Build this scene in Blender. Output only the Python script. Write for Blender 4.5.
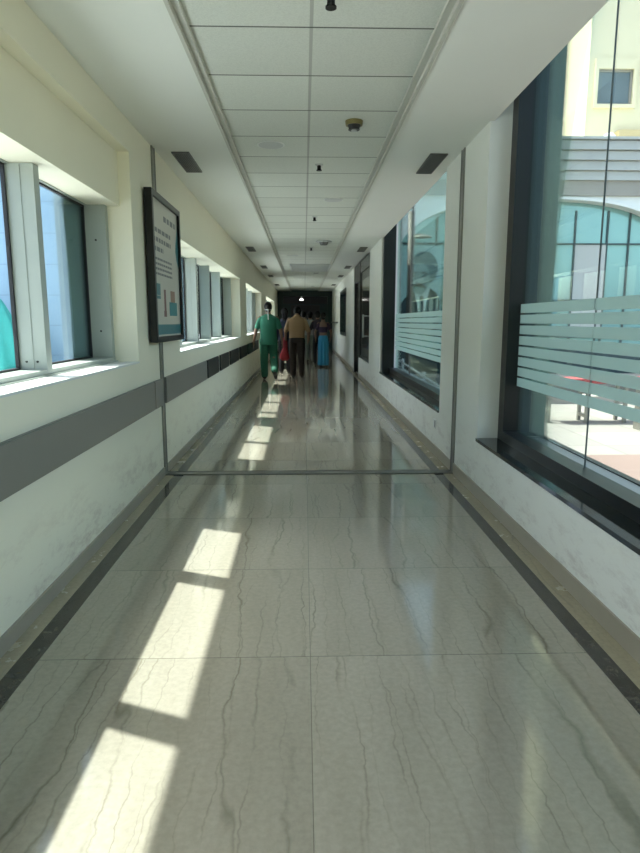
import bpy, bmesh, math, random
from mathutils import Vector, Matrix, noise
random.seed(4)
SC = bpy.context.scene
COL = SC.collection
for o in list(bpy.data.objects): bpy.data.objects.remove(o)

# ------------------------------------------------------------------ camera, light, exposure
F_PX = 620.0
PITCH = math.atan(105 / F_PX)
YAW = math.atan(16 / F_PX * math.cos(PITCH))
cam = bpy.data.cameras.new('camera'); camo = bpy.data.objects.new('camera', cam); COL.objects.link(camo)
cam.sensor_fit = 'HORIZONTAL'; cam.sensor_width = 36; cam.lens = F_PX / 640 * 36
cam.clip_start = .05; cam.clip_end = 400
camo.location = (0, 0, 1.35); camo.rotation_euler = (math.pi / 2 - PITCH, 0, -YAW)
SC.camera = camo

w = bpy.data.worlds.new('sky'); SC.world = w; w.use_nodes = True
nt = w.node_tree; nt.nodes.clear()
sky = nt.nodes.new('ShaderNodeTexSky'); sky.sky_type = 'NISHITA'; sky.sun_disc = False
sky.sun_elevation = math.radians(58.5); sky.sun_rotation = math.radians(-68)
sky.air_density = 1.2; sky.dust_density = 5.0; sky.ozone_density = 1.0; sky.altitude = 200
bg = nt.nodes.new('ShaderNodeBackground'); bg.inputs[1].default_value = 1.0
wo = nt.nodes.new('ShaderNodeOutputWorld')
nt.links.new(sky.outputs[0], bg.inputs[0]); nt.links.new(bg.outputs[0], wo.inputs[0])

sl = bpy.data.lights.new('sun', 'SUN'); sl.energy = 20; sl.angle = math.radians(.8); sl.color = (1, .985, .93)
slo = bpy.data.objects.new('sun', sl); COL.objects.link(slo)
slo.rotation_euler = Vector((.545, -.225, -1)).to_track_quat('-Z', 'Y').to_euler()
slo.location = (-6, 3, 9)

vs = SC.view_settings
vs.view_transform = 'Standard'; vs.look = 'None'; vs.gamma = 1; vs.use_curve_mapping = False
vs.exposure = -0.78
SC.cycles.use_denoising = True
SC.cycles.max_bounces = 12; SC.cycles.diffuse_bounces = 8; SC.cycles.glossy_bounces = 5
SC.cycles.transparent_max_bounces = 16
SC.cycles.caustics_reflective = False; SC.cycles.sample_clamp_indirect = 8

# ------------------------------------------------------------------ materials
class N:
    def __init__(s, name):
        s.m = bpy.data.materials.new(name); s.m.use_nodes = True; s.t = s.m.node_tree
        s.b = s.t.nodes['Principled BSDF']; s.out = s.t.nodes['Material Output']; s._c = None
    def n(s, ty, **k):
        x = s.t.nodes.new('ShaderNode' + ty)
        for a, b in k.items(): setattr(x, a, b)
        return x
    def put(s, sock, v):
        if hasattr(v, 'is_linked') or isinstance(v, bpy.types.NodeSocket): s.t.links.new(v, sock)
        elif isinstance(v, tuple) and len(v) == 3 and sock.type == 'RGBA': sock.default_value = (*v, 1)
        else: sock.default_value = v
    def co(s):
        if not s._c: s._c = s.n('NewGeometry').outputs['Position']
        return s._c
    def math(s, op, a, b=0.0, c=0.0):
        x = s.n('Math', operation=op)
        s.put(x.inputs[0], a); s.put(x.inputs[1], b); s.put(x.inputs[2], c); return x.outputs[0]
    def xyz(s):
        x = s.n('SeparateXYZ'); s.put(x.inputs[0], s.co()); return x.outputs
    def map(s, scale, loc=(0, 0, 0)):
        x = s.n('Mapping'); s.put(x.inputs[0], s.co()); x.inputs['Scale'].default_value = scale
        x.inputs['Location'].default_value = loc; return x.outputs[0]
    def noise(s, scale, vec=None, detail=4, rough=.6, dist=0):
        x = s.n('TexNoise'); s.put(x.inputs['Vector'], vec or s.co()); x.inputs['Scale'].default_value = scale
        x.inputs['Detail'].default_value = detail; x.inputs['Roughness'].default_value = rough
        x.inputs['Distortion'].default_value = dist; return x.outputs[0]
    def ramp(s, f, stops):
        x = s.n('ValToRGB'); s.put(x.inputs[0], f); e = x.color_ramp.elements
        while len(e) < len(stops): e.new(.5)
        for i, (p, c) in enumerate(stops):
            e[i].position = p; e[i].color = (*c, 1) if isinstance(c, tuple) else (c, c, c, 1)
        return x.outputs[0]
    def mix(s, f, a, b, bt='MIX'):
        x = s.n('Mix', data_type='RGBA', blend_type=bt)
        s.put(x.inputs[0], f); s.put(x.inputs[6], a); s.put(x.inputs[7], b); return x.outputs[2]
    def bump(s, h, st=.2, d=.01):
        x = s.n('Bump'); x.inputs['Strength'].default_value = st; x.inputs['Distance'].default_value = d
        s.put(x.inputs['Height'], h); s.t.links.new(x.outputs[0], s.b.inputs['Normal'])
    def set(s, **k):
        for a, b in k.items(): s.put(s.b.inputs[a.replace('_', ' ')], b)
        return s.m

def simple(name, c, rough=.6, metal=0, var=.12, sc=6, bump=.05):
    q = N(name)
    f = q.noise(sc, detail=3)
    c2 = tuple(max(0, x * (1 - var)) for x in c)
    q.set(Base_Color=q.mix(f, c, c2), Roughness=rough, Metallic=metal)
    if bump: q.bump(q.noise(sc * 12, detail=2), bump, .002)
    return q.m

def wall_paint(name, c, dirt):
    q = N(name); z = q.xyz()[2]
    n1 = q.noise(1.3, detail=5); base = q.mix(n1, c, tuple(x * .94 for x in c))
    n2 = q.noise(9, vec=q.map((1, .35, 1)), detail=8, rough=.75)
    low = q.n('MapRange'); q.put(low.inputs[0], z)
    low.inputs[1].default_value = .05; low.inputs[2].default_value = .55; low.inputs[3].default_value = 1; low.inputs[4].default_value = 0
    sc = q.math('MULTIPLY', q.ramp(n2, [(.50, 0.0), (.64, 1.0)]), low.outputs[0])
    sc = q.math('MULTIPLY', sc, .6)
    q.set(Base_Color=q.mix(sc, base, dirt), Roughness=.55)
    q.bump(q.noise(60, detail=2), .04, .003)
    return q.m

M = {}
M['wall_l'] = wall_paint('cream_paint_warm_light', (.83, .80, .635), (.44, .34, .26))  # cream paint, with the warmer light on the left wall put into its colour
M['wall_r'] = wall_paint('cream_paint_cool_light', (.80, .81, .735), (.40, .35, .31))  # same cream paint, tinted cooler to carry the light of the right side
M['ceil'] = simple('white_gypsum', (.78, .80, .745), .8, var=.05, sc=1.5, bump=.02)
M['tile'] = None
def tile_mat():
    q = N('ceiling_tile'); X, Y, Z = q.xyz()
    gx = q.math('ABSOLUTE', q.math('SUBTRACT', X, .043))
    lx = q.math('LESS_THAN', gx, .009)
    fy = q.math('FRACT', q.math('DIVIDE', q.math('SUBTRACT', Y, 3.395), .6215))
    ly = q.math('LESS_THAN', fy, .022)
    idx = q.math('FLOOR', q.math('DIVIDE', q.math('SUBTRACT', Y, 3.395), .6215))
    wn = q.n('TexWhiteNoise', noise_dimensions='2D'); cmb = q.n('CombineXYZ')
    q.put(cmb.inputs[0], q.math('GREATER_THAN', X, .03)); q.put(cmb.inputs[1], idx)
    q.put(wn.inputs['Vector'], cmb.outputs[0])
    base = q.mix(wn.outputs[0], (.68, .71, .64), (.62, .645, .58))
    sp = q.ramp(q.noise(120, detail=2), [(.35, .9), (.6, 1.0)])
    base = q.mix(1.0, base, sp, 'MULTIPLY')
    c = q.mix(lx, base, (.40, .41, .37)); c = q.mix(ly, c, (.10, .11, .09))
    return q.set(Base_Color=c, Roughness=.8)
M['tile'] = tile_mat()

def marble(name, light, mid, vein, yj=True, gloss=.06):
    q = N(name); X, Y, Z = q.xyz()
    tx = q.math('GREATER_THAN', X, .02); ty = q.math('FLOOR', q.math('DIVIDE', q.math('SUBTRACT', Y, .52), .91))
    cmb = q.n('CombineXYZ'); q.put(cmb.inputs[0], tx); q.put(cmb.inputs[1], q.math('MAXIMUM', ty, 1.0))
    wn = q.n('TexWhiteNoise', noise_dimensions='2D'); q.put(wn.inputs['Vector'], cmb.outputs[0])
    off = q.n('VectorMath', operation='ADD')
    q.put(off.inputs[0], q.map((1, .16, 1)))
    sc = q.n('VectorMath', operation='SCALE'); q.put(sc.inputs[0], wn.outputs[1]); sc.inputs['Scale'].default_value = 7 if yj else 0
    q.put(off.inputs[1], sc.outputs[0]); v0 = off.outputs[0]
    wob = q.n('TexNoise'); q.put(wob.inputs['Vector'], q.co()); wob.inputs['Scale'].default_value = 9; wob.inputs['Detail'].default_value = 4
    ws = q.n('VectorMath', operation='MULTIPLY_ADD'); q.put(ws.inputs[0], wob.outputs[1]); ws.inputs[1].default_value = (.06, .0, 0); q.put(ws.inputs[2], v0); v = ws.outputs[0]
    n0 = q.noise(4.5, vec=v, detail=6, rough=.6)
    base = q.mix(q.ramp(n0, [(.3, 0.0), (.72, 1.0)]), light, mid)
    sx_ = q.n('SeparateXYZ'); q.put(sx_.inputs[0], v)
    def lines(freq, amp, scale, wd, seed):
        nn = q.noise(scale, vec=v, detail=3, rough=.55)
        t_ = q.math('ADD', q.math('MULTIPLY', sx_.outputs[0], freq), q.math('MULTIPLY', nn, amp))
        d_ = q.math('ABSOLUTE', q.math('SUBTRACT', q.math('FRACT', q.math('ADD', t_, seed)), .5))
        return q.ramp(d_, [(0, 1.0), (wd * .4, .55), (wd, 0.0)])
    m1 = q.ramp(q.noise(5, vec=v, detail=3), [(.38, .0), (.58, 1.0)])
    m2 = q.ramp(q.noise(8, vec=v, detail=3), [(.42, .0), (.60, .7)])
    v1 = q.math('MULTIPLY', lines(6.0, 3.2, 2.2, .045, 0), m1)
    v2 = q.math('MULTIPLY', lines(13.0, 4.5, 3.0, .07, .3), m2)
    msk = q.ramp(q.noise(1.7, detail=2), [(.35, .35), (.55, 1.0)])
    vv = q.math('MULTIPLY', q.math('MAXIMUM', v1, v2), msk); vv = q.math('MULTIPLY', vv, .75)
    c = q.mix(vv, base, vein)
    sp = q.ramp(q.noise(45, detail=3), [(.35, .9), (.65, 1.03)]); c = q.mix(1.0, c, sp, 'MULTIPLY')
    tv = q.ramp(wn.outputs[0], [(0, .93), (1, 1.05)]); c = q.mix(1.0, c, tv, 'MULTIPLY')
    if yj:
        jy = q.math('FRACT', q.math('DIVIDE', q.math('SUBTRACT', Y, .52), .91))
        j = q.math('MAXIMUM', q.math('MULTIPLY', q.math('LESS_THAN', jy, .0045), q.math('GREATER_THAN', Y, 2)), q.math('LESS_THAN', q.math('ABSOLUTE', q.math('SUBTRACT', X, .02)), .0012))
        c = q.mix(q.math('MULTIPLY', j, .7), c, (.08, .08, .06))
    rg = q.ramp(q.noise(7, detail=5), [(.3, gloss * .75), (.7, gloss * 1.5)])
    return q.set(Base_Color=c, Roughness=rg, Specular_IOR_Level=.85)
M['marble'] = marble('cream_marble_floor', (.375, .345, .275), (.31, .285, .22), (.15, .135, .09))
M['strip'] = marble('beige_marble_edge', (.40, .36, .25), (.35, .31, .215), (.27, .24, .18), yj=False, gloss=.2)
M['skirt'] = simple('beige_marble_skirting', (.37, .335, .26), .28, var=.22, sc=5, bump=0)
def dark_marble():
    q = N('dark_brown_marble')
    n = q.noise(26, detail=8, rough=.7, dist=1.0)
    return q.set(Base_Color=q.ramp(n, [(.42, (.022, .018, .012)), (.58, (.045, .04, .027)), (.70, (.11, .10, .07))]), Roughness=.14)
M['border'] = dark_marble()
M['granite'] = simple('black_granite', (.016, .02, .018), .06, var=.5, sc=40, bump=0)
M['alu'] = simple('grey_aluminium', (.42, .46, .44), .38, .35, var=.06, sc=3, bump=0)
M['alu_w'] = simple('pale_window_frame', (.38, .42, .38), .4, .1, var=.06, sc=3, bump=0)
M['steel'] = simple('brushed_steel', (.30, .30, .27), .35, .7, var=.15, sc=8, bump=.02)
M['joint'] = simple('joint_cover_metal', (.22, .22, .20), .35, .6, var=.2, sc=10, bump=.02)
M['black'] = simple('black_metal', (.008, .009, .009), .32, .2, var=.2, bump=0)
M['gasket'] = simple('black_gasket', (.01, .01, .012), .5, 0, var=.2, bump=0)
M['guard'] = simple('grey_wall_guard', (.25, .24, .205), .4, .15, var=.12, sc=4, bump=.02)
M['guard_b'] = simple('black_wall_guard', (.010, .012, .010), .45, 0, var=.2, bump=0)
M['white'] = simple('white_plastic', (.70, .72, .68), .45, var=.04, bump=0)
M['lightgrey'] = simple('light_grey_plastic', (.52, .54, .52), .5, var=.04, bump=0)
M['grille'] = simple('grille_grey', (.16, .16, .145), .5, .3, var=.1, bump=0)
M['slot'] = simple('grille_dark', (.03, .03, .03), .7, var=.1, bump=0)
M['brass'] = simple('olive_brass', (.22, .19, .07), .4, .5, bump=0)
M['clad'] = simple('grey_cladding', (.13, .17, .175), .4, .2, var=.05, bump=0)
M['sillgrey'] = simple('grey_stone_sill', (.36, .37, .36), .35, var=.15, sc=20, bump=0)
M['dark'] = simple('dark_door_laminate', (.035, .036, .032), .25, var=.2, bump=0)
M['darkteal'] = simple('dark_teal_paint', (.012, .035, .032), .35, var=.2, bump=0)
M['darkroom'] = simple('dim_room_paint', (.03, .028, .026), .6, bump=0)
M['ledge'] = simple('pale_concrete', (.72, .74, .72), .8, var=.1, sc=2, bump=.1)
M['tealcloth'] = simple('teal_mesh_cloth', (.04, .36, .31), .8, var=.25, sc=9, bump=.2)

def glass(name, tint, spec=.12, rough=0.0):
    q = N(name); q.t.nodes.remove(q.b)
    tr = q.n('BsdfTransparent'); q.put(tr.inputs[0], tint)
    gl = q.n('BsdfGlossy'); gl.inputs['Roughness'].default_value = rough; gl.inputs[0].default_value = (.9, 1, .97, 1)
    lw = q.n('LayerWeight'); lw.inputs[0].default_value = spec
    mx = q.n('MixShader'); q.put(mx.inputs[0], q.math('MULTIPLY', lw.outputs['Fresnel'], .8)); q.put(mx.inputs[1], tr.outputs[0]); q.put(mx.inputs[2], gl.outputs[0])
    q.put(q.out.inputs[0], mx.outputs[0]); return q.m
M['glass_l'] = glass('blue_tinted_glass', (.93, .975, .985), .06)
M['glass_r'] = glass('green_tinted_glass', (.94, .985, .958), .07)
def frost():
    q = N('frosted_film'); q.t.nodes.remove(q.b)
    tr = q.n('BsdfTransparent'); q.put(tr.inputs[0], (.75, .9, .86))
    tl = q.n('BsdfTranslucent'); q.put(tl.inputs[0], (.62, .74, .70))
    df = q.n('BsdfDiffuse'); q.put(df.inputs[0], (.58, .68, .64))
    a = q.n('MixShader'); a.inputs[0].default_value = .5; q.put(a.inputs[1], tl.outputs[0]); q.put(a.inputs[2], df.outputs[0])
    b = q.n('MixShader'); b.inputs[0].default_value = .80; q.put(b.inputs[1], tr.outputs[0]); q.put(b.inputs[2], a.outputs[0])
    q.put(q.out.inputs[0], b.outputs[0]); return q.m
M['frost'] = frost()
def emit(name, c, s):
    q = N(name); return q.set(Base_Color=c, Emission_Color=c, Emission_Strength=s)

# ------------------------------------------------------------------ helpers
ORG = {}
def obj(name, bm, mat, parent=None, origin=(0, 0, 0), smooth=False, label=None):
    """link a bmesh (world coordinates) as ONE mesh object"""
    org = ORG.get(parent, Vector((0, 0, 0))) if parent else Vector((0, 0, 0))
    own = Vector(origin) if not parent else org
    bmesh.ops.translate(bm, verts=bm.verts, vec=-own)
    bmesh.ops.recalc_face_normals(bm, faces=bm.faces)
    me = bpy.data.meshes.new(name); bm.to_mesh(me); bm.free()
    for m in (mat if isinstance(mat, (list, tuple)) else [mat]): me.materials.append(m)
    if smooth:
        for p in me.polygons: p.use_smooth = True
    o = bpy.data.objects.new(name, me); COL.objects.link(o)
    if parent: o.parent = parent
    else: o.location = own
    ORG[o] = own
    if label: o['label'] = label
    return o
def thing(name, loc, label=None, cat=None, group=None, kind=None):
    o = bpy.data.objects.new(name, None); COL.objects.link(o); o.location = loc; o.empty_display_size = .1
    ORG[o] = Vector(loc)
    return tag(o, label, cat, group, kind)
def tag(o, label=None, cat=None, group=None, kind=None):
    if label: o['label'] = label
    if cat: o['category'] = cat
    if group: o['group'] = group
    if kind: o['kind'] = kind
    return o
def B(): return bmesh.new()
def box(bm, x0, x1, y0, y1, z0, z1, bev=0):
    r = bmesh.ops.create_cube(bm, size=1)
    for v in r['verts']:
        v.co = Vector(((x0 + x1) / 2 + v.co.x * (x1 - x0), (y0 + y1) / 2 + v.co.y * (y1 - y0), (z0 + z1) / 2 + v.co.z * (z1 - z0)))
    if bev:
        es = list({e for v in r['verts'] for e in v.link_edges})
        bmesh.ops.bevel(bm, geom=es, offset=bev, segments=2, affect='EDGES')
    return bm
def boxes(*L):
    bm = B()
    for l in L: box(bm, *l)
    return bm
def cyl(bm, c0, c1, r0, r1=None, n=20):
    c0 = Vector(c0); c1 = Vector(c1); d = c1 - c0
    mt = Matrix.Translation((c0 + c1) / 2) @ d.to_track_quat('Z', 'Y').to_matrix().to_4x4()
    bmesh.ops.create_cone(bm, cap_ends=True, segments=n, radius1=r0, radius2=r0 if r1 is None else r1, depth=d.length, matrix=mt)
    return bm
def ball(bm, c, r, n=16):
    if not hasattr(r, '__len__'): r = (r, r, r)
    bmesh.ops.create_uvsphere(bm, u_segments=n, v_segments=max(8, n * 2 // 3), radius=1, matrix=Matrix.Translation(c) @ Matrix.Diagonal((*r, 1)))
    return bm
def poly(bm, pts, y0, y1):
    """closed outline given as (x, z), extruded along y"""
    a = [bm.verts.new((x, y0, z)) for x, z in pts]; b = [bm.verts.new((x, y1, z)) for x, z in pts]
    bm.faces.new(a); bm.faces.new(b[::-1]); n = len(pts)
    for i in range(n): bm.faces.new((a[i], a[(i + 1) % n], b[(i + 1) % n], b[i]))
    return bm
def wall_grid(bm, x0, x1, y0, y1, z0, z1, ops):
    """slab along y with rectangular openings (ya, yb, za, zb)"""
    y = y0
    for (a, b, c, d) in sorted(ops):
        if a > y: box(bm, x0, x1, y, a, z0, z1)
        if c > z0: box(bm, x0, x1, a, b, z0, c)
        if d < z1: box(bm, x0, x1, a, b, d, z1)
        y = b
    if y < y1: box(bm, x0, x1, y, y1, z0, z1)
    return bm
def struct(name, bm, mat, **k): return tag(obj(name, bm, mat, **k), kind='structure')

XL, XR, ZC, YB, YF = -1.25, 1.345, 2.77, -6.0, 30.0
ZP = 3.45          # top of the glazing pocket above the right windows
JY = 5.46
# ------------------------------------------------------------------ floor
struct('floor', boxes((-1.077, 1.163, YB, YF, -.12, 0)), M['marble'])
struct('trim_1', boxes((-1.163, -1.077, YB, YF, -.12, 0)), M['border'])
struct('trim_2', boxes((1.163, 1.243, YB, YF, -.12, 0)), M['border'])
struct('trim_3', boxes((-1.30, -1.163, YB, YF, -.12, 0)), M['strip'])
struct('trim_4', boxes((1.243, 1.40, YB, YF, -.12, 0)), M['strip'])

# ------------------------------------------------------------------ walls
WL = [(-5.2, -1.35), (-.95, 4.74), (6.33, 12.42), (13.75, 18.6), (20.9, 27.0)]
ZS, ZH = 1.04, 2.175
bm = B()
wall_grid(bm, -1.335, XL, YB, YF, -.12, ZC + .1, [(a, b, ZS, 2.55 if a < 5 else ZH) for a, b in WL])
wall_grid(bm, -1.595, -1.335, YB, YF, -.12, ZC + .1, [(a, b, ZS, ZH) for a, b in WL])
struct('wall_left', bm, M['wall_l'])
struct('trim_16', wall_grid(B(), -1.66, -1.595, YB, YF, -.12, ZC + .1, [(a, b - .385, ZS - .02, 2.4) for a, b in WL]), simple('blue_grey_cladding', (.22, .30, .36), .5))
struct('baseboard_left', boxes((XL, XL + .012, YB, JY - .05, 0, .075), (XL, XL + .012, JY + .05, YF, 0, .075)), M['skirt'])
DR = (12.95, 17.0)
bm = B()
RO = [(-5.2, -1.0, .45, ZP), (-.5, 4.72, .45, ZP), (6.1, 11.0, .47, ZP), (DR[0], 15.4, .47, ZC), (15.4, DR[1], -.12, ZC), (20.1, 23.4, .88, 2.42)]
wall_grid(bm, XR, 1.85, YB, 6.1, -.12, ZP, RO[:2])
wall_grid(bm, XR, 1.68, 6.1, YF, -.12, ZP, RO[2:])
struct('wall_right', bm, M['wall_r'])
struct('baseboard_right', boxes((XR - .012, XR, YB, JY - .05, 0, .095), (XR - .012, XR, JY + .05, 15.4, 0, .095), (XR - .012, XR, 17.0, YF, 0, .095)), M['skirt'])
# outer cladding of the right wall piers, seen through the glass
struct('trim_5', boxes((1.622, 1.86, 4.712, 4.722, .47, 3.45), (1.85, 1.87, 4.722, 6.1, -.6, 3.45)), M['clad'])
bm = boxes((-3, XL, YB - .15, YB, 0, 3), (XL, 1.4, YB - .15, YB, -.1, 2.9))
bm.free(); struct('wall_back', boxes((-1.66, 1.92, YB - .15, YB, -.12, ZP)), M['wall_l'])
PX0, PX1, PZ = -1.08, 1.22, 2.62
struct('wall_far', boxes((-1.66, PX0, YF, YF + .2, -.12, 2.87), (PX1, 1.92, YF, YF + .2, -.12, 2.87), (PX0, PX1, YF, YF + .2, PZ, 2.87)), M['darkteal'])

# ------------------------------------------------------------------ ceiling
struct('ceiling', boxes((-1.66, -.615, YB, YF, ZC, ZC + .1), (.712, 1.372, YB, YF, ZC, ZC + .1)), M['ceil'])
struct('trim_6', boxes((-.615, .712, YB, YF, ZC + .035, ZC + .1)), M['tile'])
for nm, s in (('trim_7', (-.615, 1)), ('trim_8', (.712, -1))):
    x, d = s; bm = B()
    a, b = sorted((x - .006 * d, x + .014 * d)); box(bm, a, b, YB, YF, ZC - .012, ZC + .034)
    a, b = sorted((x + .014 * d, x + .05 * d)); box(bm, a, b, YB, YF, ZC + .012, ZC + .034)
    struct(nm, bm, simple('beige_edge_trim', (.52, .52, .46), .5, var=.05, bump=0))
struct('trim_9', boxes((-1.75, 1.345, YB - .2, YF + .2, ZC + .1, ZC + .5), (1.30, 1.345, YB - .2, YF + .2, ZC + .5, ZP), (1.30, 1.72, YB - .2, YF + .2, ZP, ZP + .15)), M['ledge'])

# expansion joint cover: floor bar, two wall strips, ceiling bar
struct('trim_10', boxes((XL, XR, JY - .055, JY + .055, 0, .006), (XL, XR, JY - .06, JY - .052, 0, .009), (XL, XR, JY + .052, JY + .06, 0, .009)), M['joint'])
struct('trim_11', boxes((XL, XL + .008, JY - .05, JY + .05, .006, ZC), (XL + .008, XL + .013, JY - .05, JY - .042, .01, ZC), (XL + .008, XL + .013, JY + .042, JY + .05, .01, ZC)), M['steel'])
struct('trim_12', boxes((XR - .008, XR, JY - .05, JY + .05, .006, ZC), (XR - .013, XR - .008, JY - .05, JY - .042, .01, ZC), (XR - .013, XR - .008, JY + .042, JY + .05, .01, ZC)), M['steel'])

# ------------------------------------------------------------------ left windows
def left_window(i, y0, y1, muls):
    w_ = thing('window_%d' % i, (-1.5, (y0 + y1) / 2, ZS), kind='structure')
    bm = B()
    box(bm, -1.58, -1.425, y1 - .06, y1, ZS, ZH); box(bm, -1.58, -1.425, y0, y0 + .06, ZS, ZH)
    box(bm, -1.58, -1.425, y0 + .06, y1 - .06, ZS, ZS + .045); box(bm, -1.58, -1.55, y0 + .06, y1 - .06, ZH - .006, ZH)
    box(bm, -1.425, -1.405, y0, y1, ZS, ZS + .02)
    obj('window_frame', bm, M['alu_w'], w_)
    ed = [y0 + .06] + [v for m in muls for v in (m, m + .07)] + [y1 - .06]
    for m in muls:
        b = boxes((-1.58, -1.425, m, m + .07, ZS + .045, ZH - .002), (-1.50, -1.495, m - .004, m, ZS + .05, ZH - .01))
        mo = obj('mullion', b, M['alu_w'], w_)
        if i == 1:
            s = B()
            for dx in (-1.535, -1.475): cyl(s, (dx, m - .006, 1.13), (dx, m, 1.13), .006, n=10)
            obj('screw', s, M['black'], mo)
    for a, b in zip(ed[::2], ed[1::2]):
        g = B()
        for bx in ((-1.592, -1.572, a, a + .014, ZS + .045, ZH - .006), (-1.592, -1.572, b - .014, b, ZS + .045, ZH - .006),
                   (-1.592, -1.572, a + .014, b - .014, ZS + .045, ZS + .057), (-1.592, -1.572, a + .014, b - .014, ZH - .016, ZH - .006)): box(g, *bx)
        obj('gasket', g, M['gasket'], w_)
        obj('window_pane', boxes((-1.586, -1.580, a + .006, b - .006, ZS + .05, ZH - .01)), M['glass_l'], w_)
    if i == 1:
        s = B()
        for z in (1.28, 1.93): cyl(s, (-1.50, y1 - .066, z), (-1.50, y1 - .06, z), .007, n=10)
        obj('screw', s, M['black'], w_)
    return w_
left_window(1, -.95, 4.74, [-.06, 1.12, 2.30, 3.485])
left_window(2, 6.33, 12.42, [7.27, 8.45, 9.6, 10.8])
left_window(3, 13.75, 18.6, [14.9, 16.1, 17.3])
left_window(4, 20.9, 27.0, [22.1, 23.3, 24.5, 25.7])
left_window(5, -5.2, -1.35, [-4.0, -2.7])
# painted sill boards
struct('trim_13', boxes(*[(-1.42, XL + .006, a, b, ZS, ZS + .012) for a, b in WL]), M['white'])

# ------------------------------------------------------------------ right windows
def right_window(i, y0, y1, z0, joints, xf=1.505):
    w_ = thing('window_%d' % i, (1.6, (y0 + y1) / 2, z0), kind='structure')
    obj('window_sill', boxes((XR - .012, 1.66, y0, y1, z0 - .02, z0 + .004)), M['granite'], w_)
    zt = ZP
    bm = boxes((xf, 1.62 if y0 < 6 else 1.575, y1 - .12, y1, z0 + .004, zt), (1.505, 1.62, y0, y0 + .12, z0 + .004, zt),
               (1.50, 1.62, y0 + .12, y1 - .12, z0 + .004, z0 + .075))
    obj('window_frame', bm, M['black'], w_)
    xo = 1.83 if y0 < 6 else 1.66
    obj('outer_sill', boxes((1.635, xo, y0, y1, z0 - .03, z0 + .012)), M['sillgrey'], w_)
    obj('outer_sill_edge', boxes((xo, xo + .045, y0, y1, z0, z0 + .02)), M['black'], w_)
    ed = [y0 + .1] + joints + [y1 - .1]
    for a, b in zip(ed, ed[1:]):
        obj('window_pane', boxes((1.598, 1.606, a + .003, b - .003, z0 + .06, zt)), M['glass_r'], w_)
        fb = B()
        for k in range(8):
            zt_ = 1.475 - k * .077
            box(fb, 1.5935, 1.5965, a + .004, b - .004, zt_ - (.062 if k else .064), zt_)
        obj('frosted_band', fb, M['frost'], w_)
    for j in joints: obj('glass_joint', boxes((1.598, 1.606, j - .003, j + .003, z0 + .07, zt)), simple('grey_sealant', (.10, .12, .12), .5, bump=0), w_)
right_window(6, -.5, 4.72, .45, [1.45, 3.42])
right_window(7, 6.1, 11.0, .47, [7.15, 9.45], 1.37)
right_window(8, -5.2, -1.0, .45, [-3.1])

# dark window far along the right wall
w_ = thing('window_9', (XR, 21.75, .88), kind='structure')
obj('window_frame', boxes((XR - .01, 1.45, 20.1, 20.22, .88, 2.42), (XR - .01, 1.45, 23.28, 23.4, .88, 2.42), (XR - .01, 1.45, 20.22, 23.28, .88, .98), (XR - .01, 1.45, 20.22, 23.28, 2.32, 2.42)), M['darkteal'], w_)
obj('window_pane', boxes((1.40, 1.42, 20.22, 23.28, .98, 2.32)), simple('dark_glass', (.015, .03, .03), .08, bump=0), w_)

# door unit on the right
d = thing('door_1', (1.4, 14.2, .47), kind='structure')
obj('door_frame', boxes((1.37, 1.47, DR[0], DR[0] + .1, .47, ZC), (1.37, 1.47, 15.3, 15.4, .47, ZC), (1.37, 1.47, DR[0] + .1, 15.3, 2.5, ZC), (1.37, 1.47, DR[0] + .1, 15.3, .47, .55)), M['dark'], d)
lf = obj('door_leaf', boxes((1.395, 1.44, DR[0] + .1, 15.3, .55, 2.5)), M['dark'], d)
obj('glass_panel', boxes((1.385, 1.395, 13.35, 14.95, .75, 2.3)), simple('smoked_glass', (.05, .055, .05), .1, bump=0), lf)
h = B(); cyl(h, (1.30, 13.8, 1.0), (1.30, 13.8, 1.5), .02); cyl(h, (1.30, 13.8, 1.03), (1.40, 13.8, 1.03), .015); cyl(h, (1.30, 13.8, 1.47), (1.40, 13.8, 1.47), .015)
obj('door_handle', h, M['white'], lf, smooth=True)
d = thing('door_2', (1.4, 16.2, 0), kind='structure')
obj('door_frame', boxes((1.36, 1.50, 15.4, 15.5, 0, ZC), (1.36, 1.50, 16.9, 17.0, 0, ZC), (1.36, 1.50, 15.5, 16.9, 2.35, ZC)), M['black'], d)
obj('door_leaf', boxes((1.42, 1.47, 15.5, 16.9, .01, 2.35)), M['dark'], d)

# far double door with dim lobby behind
d = thing('door_3', (.07, YF, 0), kind='structure')
bm = boxes((PX0, PX0 + .1, YF - .06, YF + .1, 0, PZ), (PX1 - .1, PX1, YF - .06, YF + .1, 0, PZ), (PX0 + .1, PX1 - .1, YF - .06, YF + .1, PZ - .1, PZ), (PX0 + .1, PX1 - .1, YF - .03, YF + .06, 2.12, 2.18))
obj('door_frame', bm, M['darkteal'], d)
for a, b in ((PX0 + .1, -.62), (.75, PX1 - .1)):
    l = obj('door_leaf', boxes((a, b, YF - .02, YF + .03, .01, 2.12)), M['darkteal'], d)
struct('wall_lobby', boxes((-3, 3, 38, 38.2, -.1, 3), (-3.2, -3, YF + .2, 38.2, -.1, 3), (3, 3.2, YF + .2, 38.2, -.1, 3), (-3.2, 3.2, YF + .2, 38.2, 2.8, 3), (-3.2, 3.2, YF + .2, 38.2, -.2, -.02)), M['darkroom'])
t = thing('ceiling_lamp', (-.12, 32, 2.55), 'small round lit ceiling lamp glowing in the dark lobby beyond the far doorway', 'lamp')
obj('lamp_base', cyl(B(), (-.12, 32, 2.49), (-.12, 32, 2.80), .03), M['white'], t)
obj('lamp_shade', ball(B(), (-.12, 32, 2.44), (.10, .10, .045)), emit('lamp_glow', (1, .97, .9), 9), t, smooth=True)

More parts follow.
